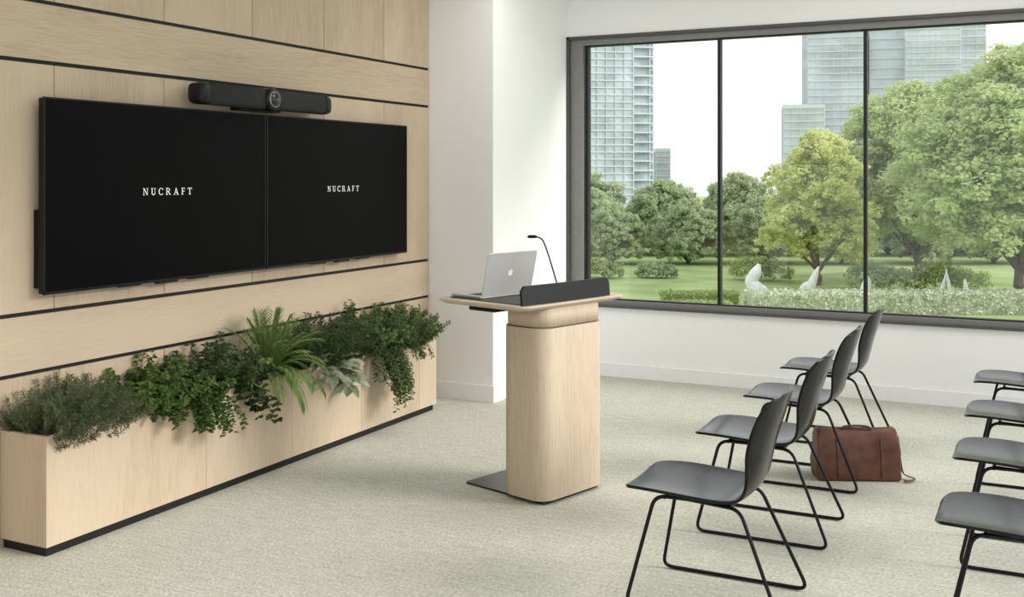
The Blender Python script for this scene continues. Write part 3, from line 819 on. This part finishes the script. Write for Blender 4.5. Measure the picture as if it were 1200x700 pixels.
# towers
M_tg = simple('tower_glass_haze', (0.42, 0.485, 0.55), 0.5, var=0.30, scale=0.22, spec=0.25)  # distance haze mixed into the colour, noise blotches imitate reflections
M_ts = simple('tower_slab_haze', (0.62, 0.66, 0.70), 0.7)  # slab colour paled to imitate haze
M_tg2 = simple('tower_glass_far_haze', (0.54, 0.59, 0.645), 0.5, var=0.22, scale=0.12, spec=0.25)  # paler still for haze, with reflections painted as tone blotches
def tower(cx, cy, boxes, rot, fh, bay, label, mg=M_tg, mt=0.05):
    e = empty('office_tower', (cx, cy, GZ), label, 'building', rot)
    g = MB(); s = MB(); m = MB()
    for bi, (x0, x1, y0, y1, h) in enumerate(boxes):
        g.box(x0, x1, y0, y1, 0, h)
        f_ = fh*(1, 1.35, 0.8, 1)[bi % 4]; b_w = bay*(1, 2.2, 0.7, 1)[bi % 4]
        pr = (.2, .9, .25, .6)[bi % 4] if mg is M_tg else (.25, .4, .25, .3)[bi % 4]
        nf = int(h/f_)
        for k in range(nf+1):
            z = k*f_; s.box(x0-pr*.3, x1+pr, y0-pr, y1+pr*.3, z, z+f_*0.15)
        s.box(x0-.2, x1+.2, y0-.2, y1+.2, h, h+1.0)
        nb_ = max(1, int((x1-x0)/b_w))
        for k in range(nb_+1):
            x = x0+(x1-x0)*k/nb_; m.box(x-mt, x+mt, y0-.2, y0-.0, 0, h)
        nb_ = max(1, int((y1-y0)/b_w))
        for k in range(nb_+1):
            y = y0+(y1-y0)*k/nb_; m.box(x1, x1+.2, y-mt, y+mt, 0, h); m.box(x0-.2, x0, y-mt, y+mt, 0, h)
    mkobj('glazing', g.v, g.f, mg, e); mkobj('floor_slabs', s.v, s.f, M_ts, e); mkobj('mullions', m.v, m.f, M_ts, e)
RV = math.radians(26.5)
tower(-95.0, 244.8, [(-14, 3.5, -8, 8, 80), (3.5, 8.6, -4, 8, 76), (8.6, 10.6, 0, 8, 74)], RV+.15, 1.7, 2.0, 'tall hazy pale blue glass residential tower')
tower(-106, 316, [(-2.2, 1.8, -6, 6, 15.5)], RV, 2, 2, 'small distant hazy pale office building', M_tg2)
tower(-37, 317, [(-25, -9.5, -12, 10, 50.5), (-8, 1, -6, 12, 48), (1, 15, -9, 10, 51), (15, 22, -6, 10, 50)], RV-.2, 2.0, 2.2, 'wide hazy pale glass office tower with several wings', M_tg2)
tower(-56.5, 284, [(-5, 5, -5, 5, 25.5)], RV-.2, 2.0, 1.8, 'lower hazy pale glass office block beside the tower', M_tg2)

# ------------------------------------------------------------------ light
w = bpy.data.worlds.new('world'); scene.world = w; w.use_nodes = True
nt = w.node_tree; bg = nt.nodes['Background']
tc = nt.nodes.new('ShaderNodeTexCoord'); sp = nt.nodes.new('ShaderNodeSeparateXYZ')
nt.links.new(tc.outputs['Generated'], sp.inputs[0])
rp = nt.nodes.new('ShaderNodeValToRGB')
rp.color_ramp.elements[0].position = 0.0; rp.color_ramp.elements[0].color = (0.91, 0.915, 0.915, 1)
rp.color_ramp.elements[1].position = 0.6; rp.color_ramp.elements[1].color = (0.95, 0.97, 1.0, 1)
nt.links.new(sp.outputs['Z'], rp.inputs['Fac']); nt.links.new(rp.outputs['Color'], bg.inputs['Color'])
bg.inputs['Strength'].default_value = 1.40

sd = bpy.data.lights.new('sun', 'SUN'); sd.energy = 3.6; sd.angle = math.radians(22); sd.color = (1.0, 0.955, 0.90)
so = bpy.data.objects.new('sun', sd); col.objects.link(so)
so.rotation_euler = Vector((-0.85, -0.20, -0.40)).to_track_quat('-Z', 'Y').to_euler()
so.location = (20, 12, 12)
for x, e_ in ((-2.9, 0.6), (-0.9, 1.0)):  # added fill lamps, out of view, to brighten the interior
    for y in (1.2, 3.6, 6.6):
        ld = bpy.data.lights.new('fill_light', 'AREA'); ld.shape = 'RECTANGLE'; ld.size = 1.2; ld.size_y = 1.2
        ld.energy = (9 if y < 5 else 30)*e_; ld.color = (1.0, 0.985, 0.965)
        lo_ = bpy.data.objects.new('fill_light', ld); col.objects.link(lo_); lo_.location = (x, y, CZ-0.02)

# ------------------------------------------------------------------ camera
cd = bpy.data.cameras.new('camera'); cam = bpy.data.objects.new('camera', cd); col.objects.link(cam)
cam.location = (0, 0, 1.7); cam.rotation_euler = (math.radians(90), 0, math.radians(26.5))
cd.sensor_width = 36; cd.lens = 37.5; cd.shift_y = -142/1200; cd.clip_end = 1000
scene.camera = cam
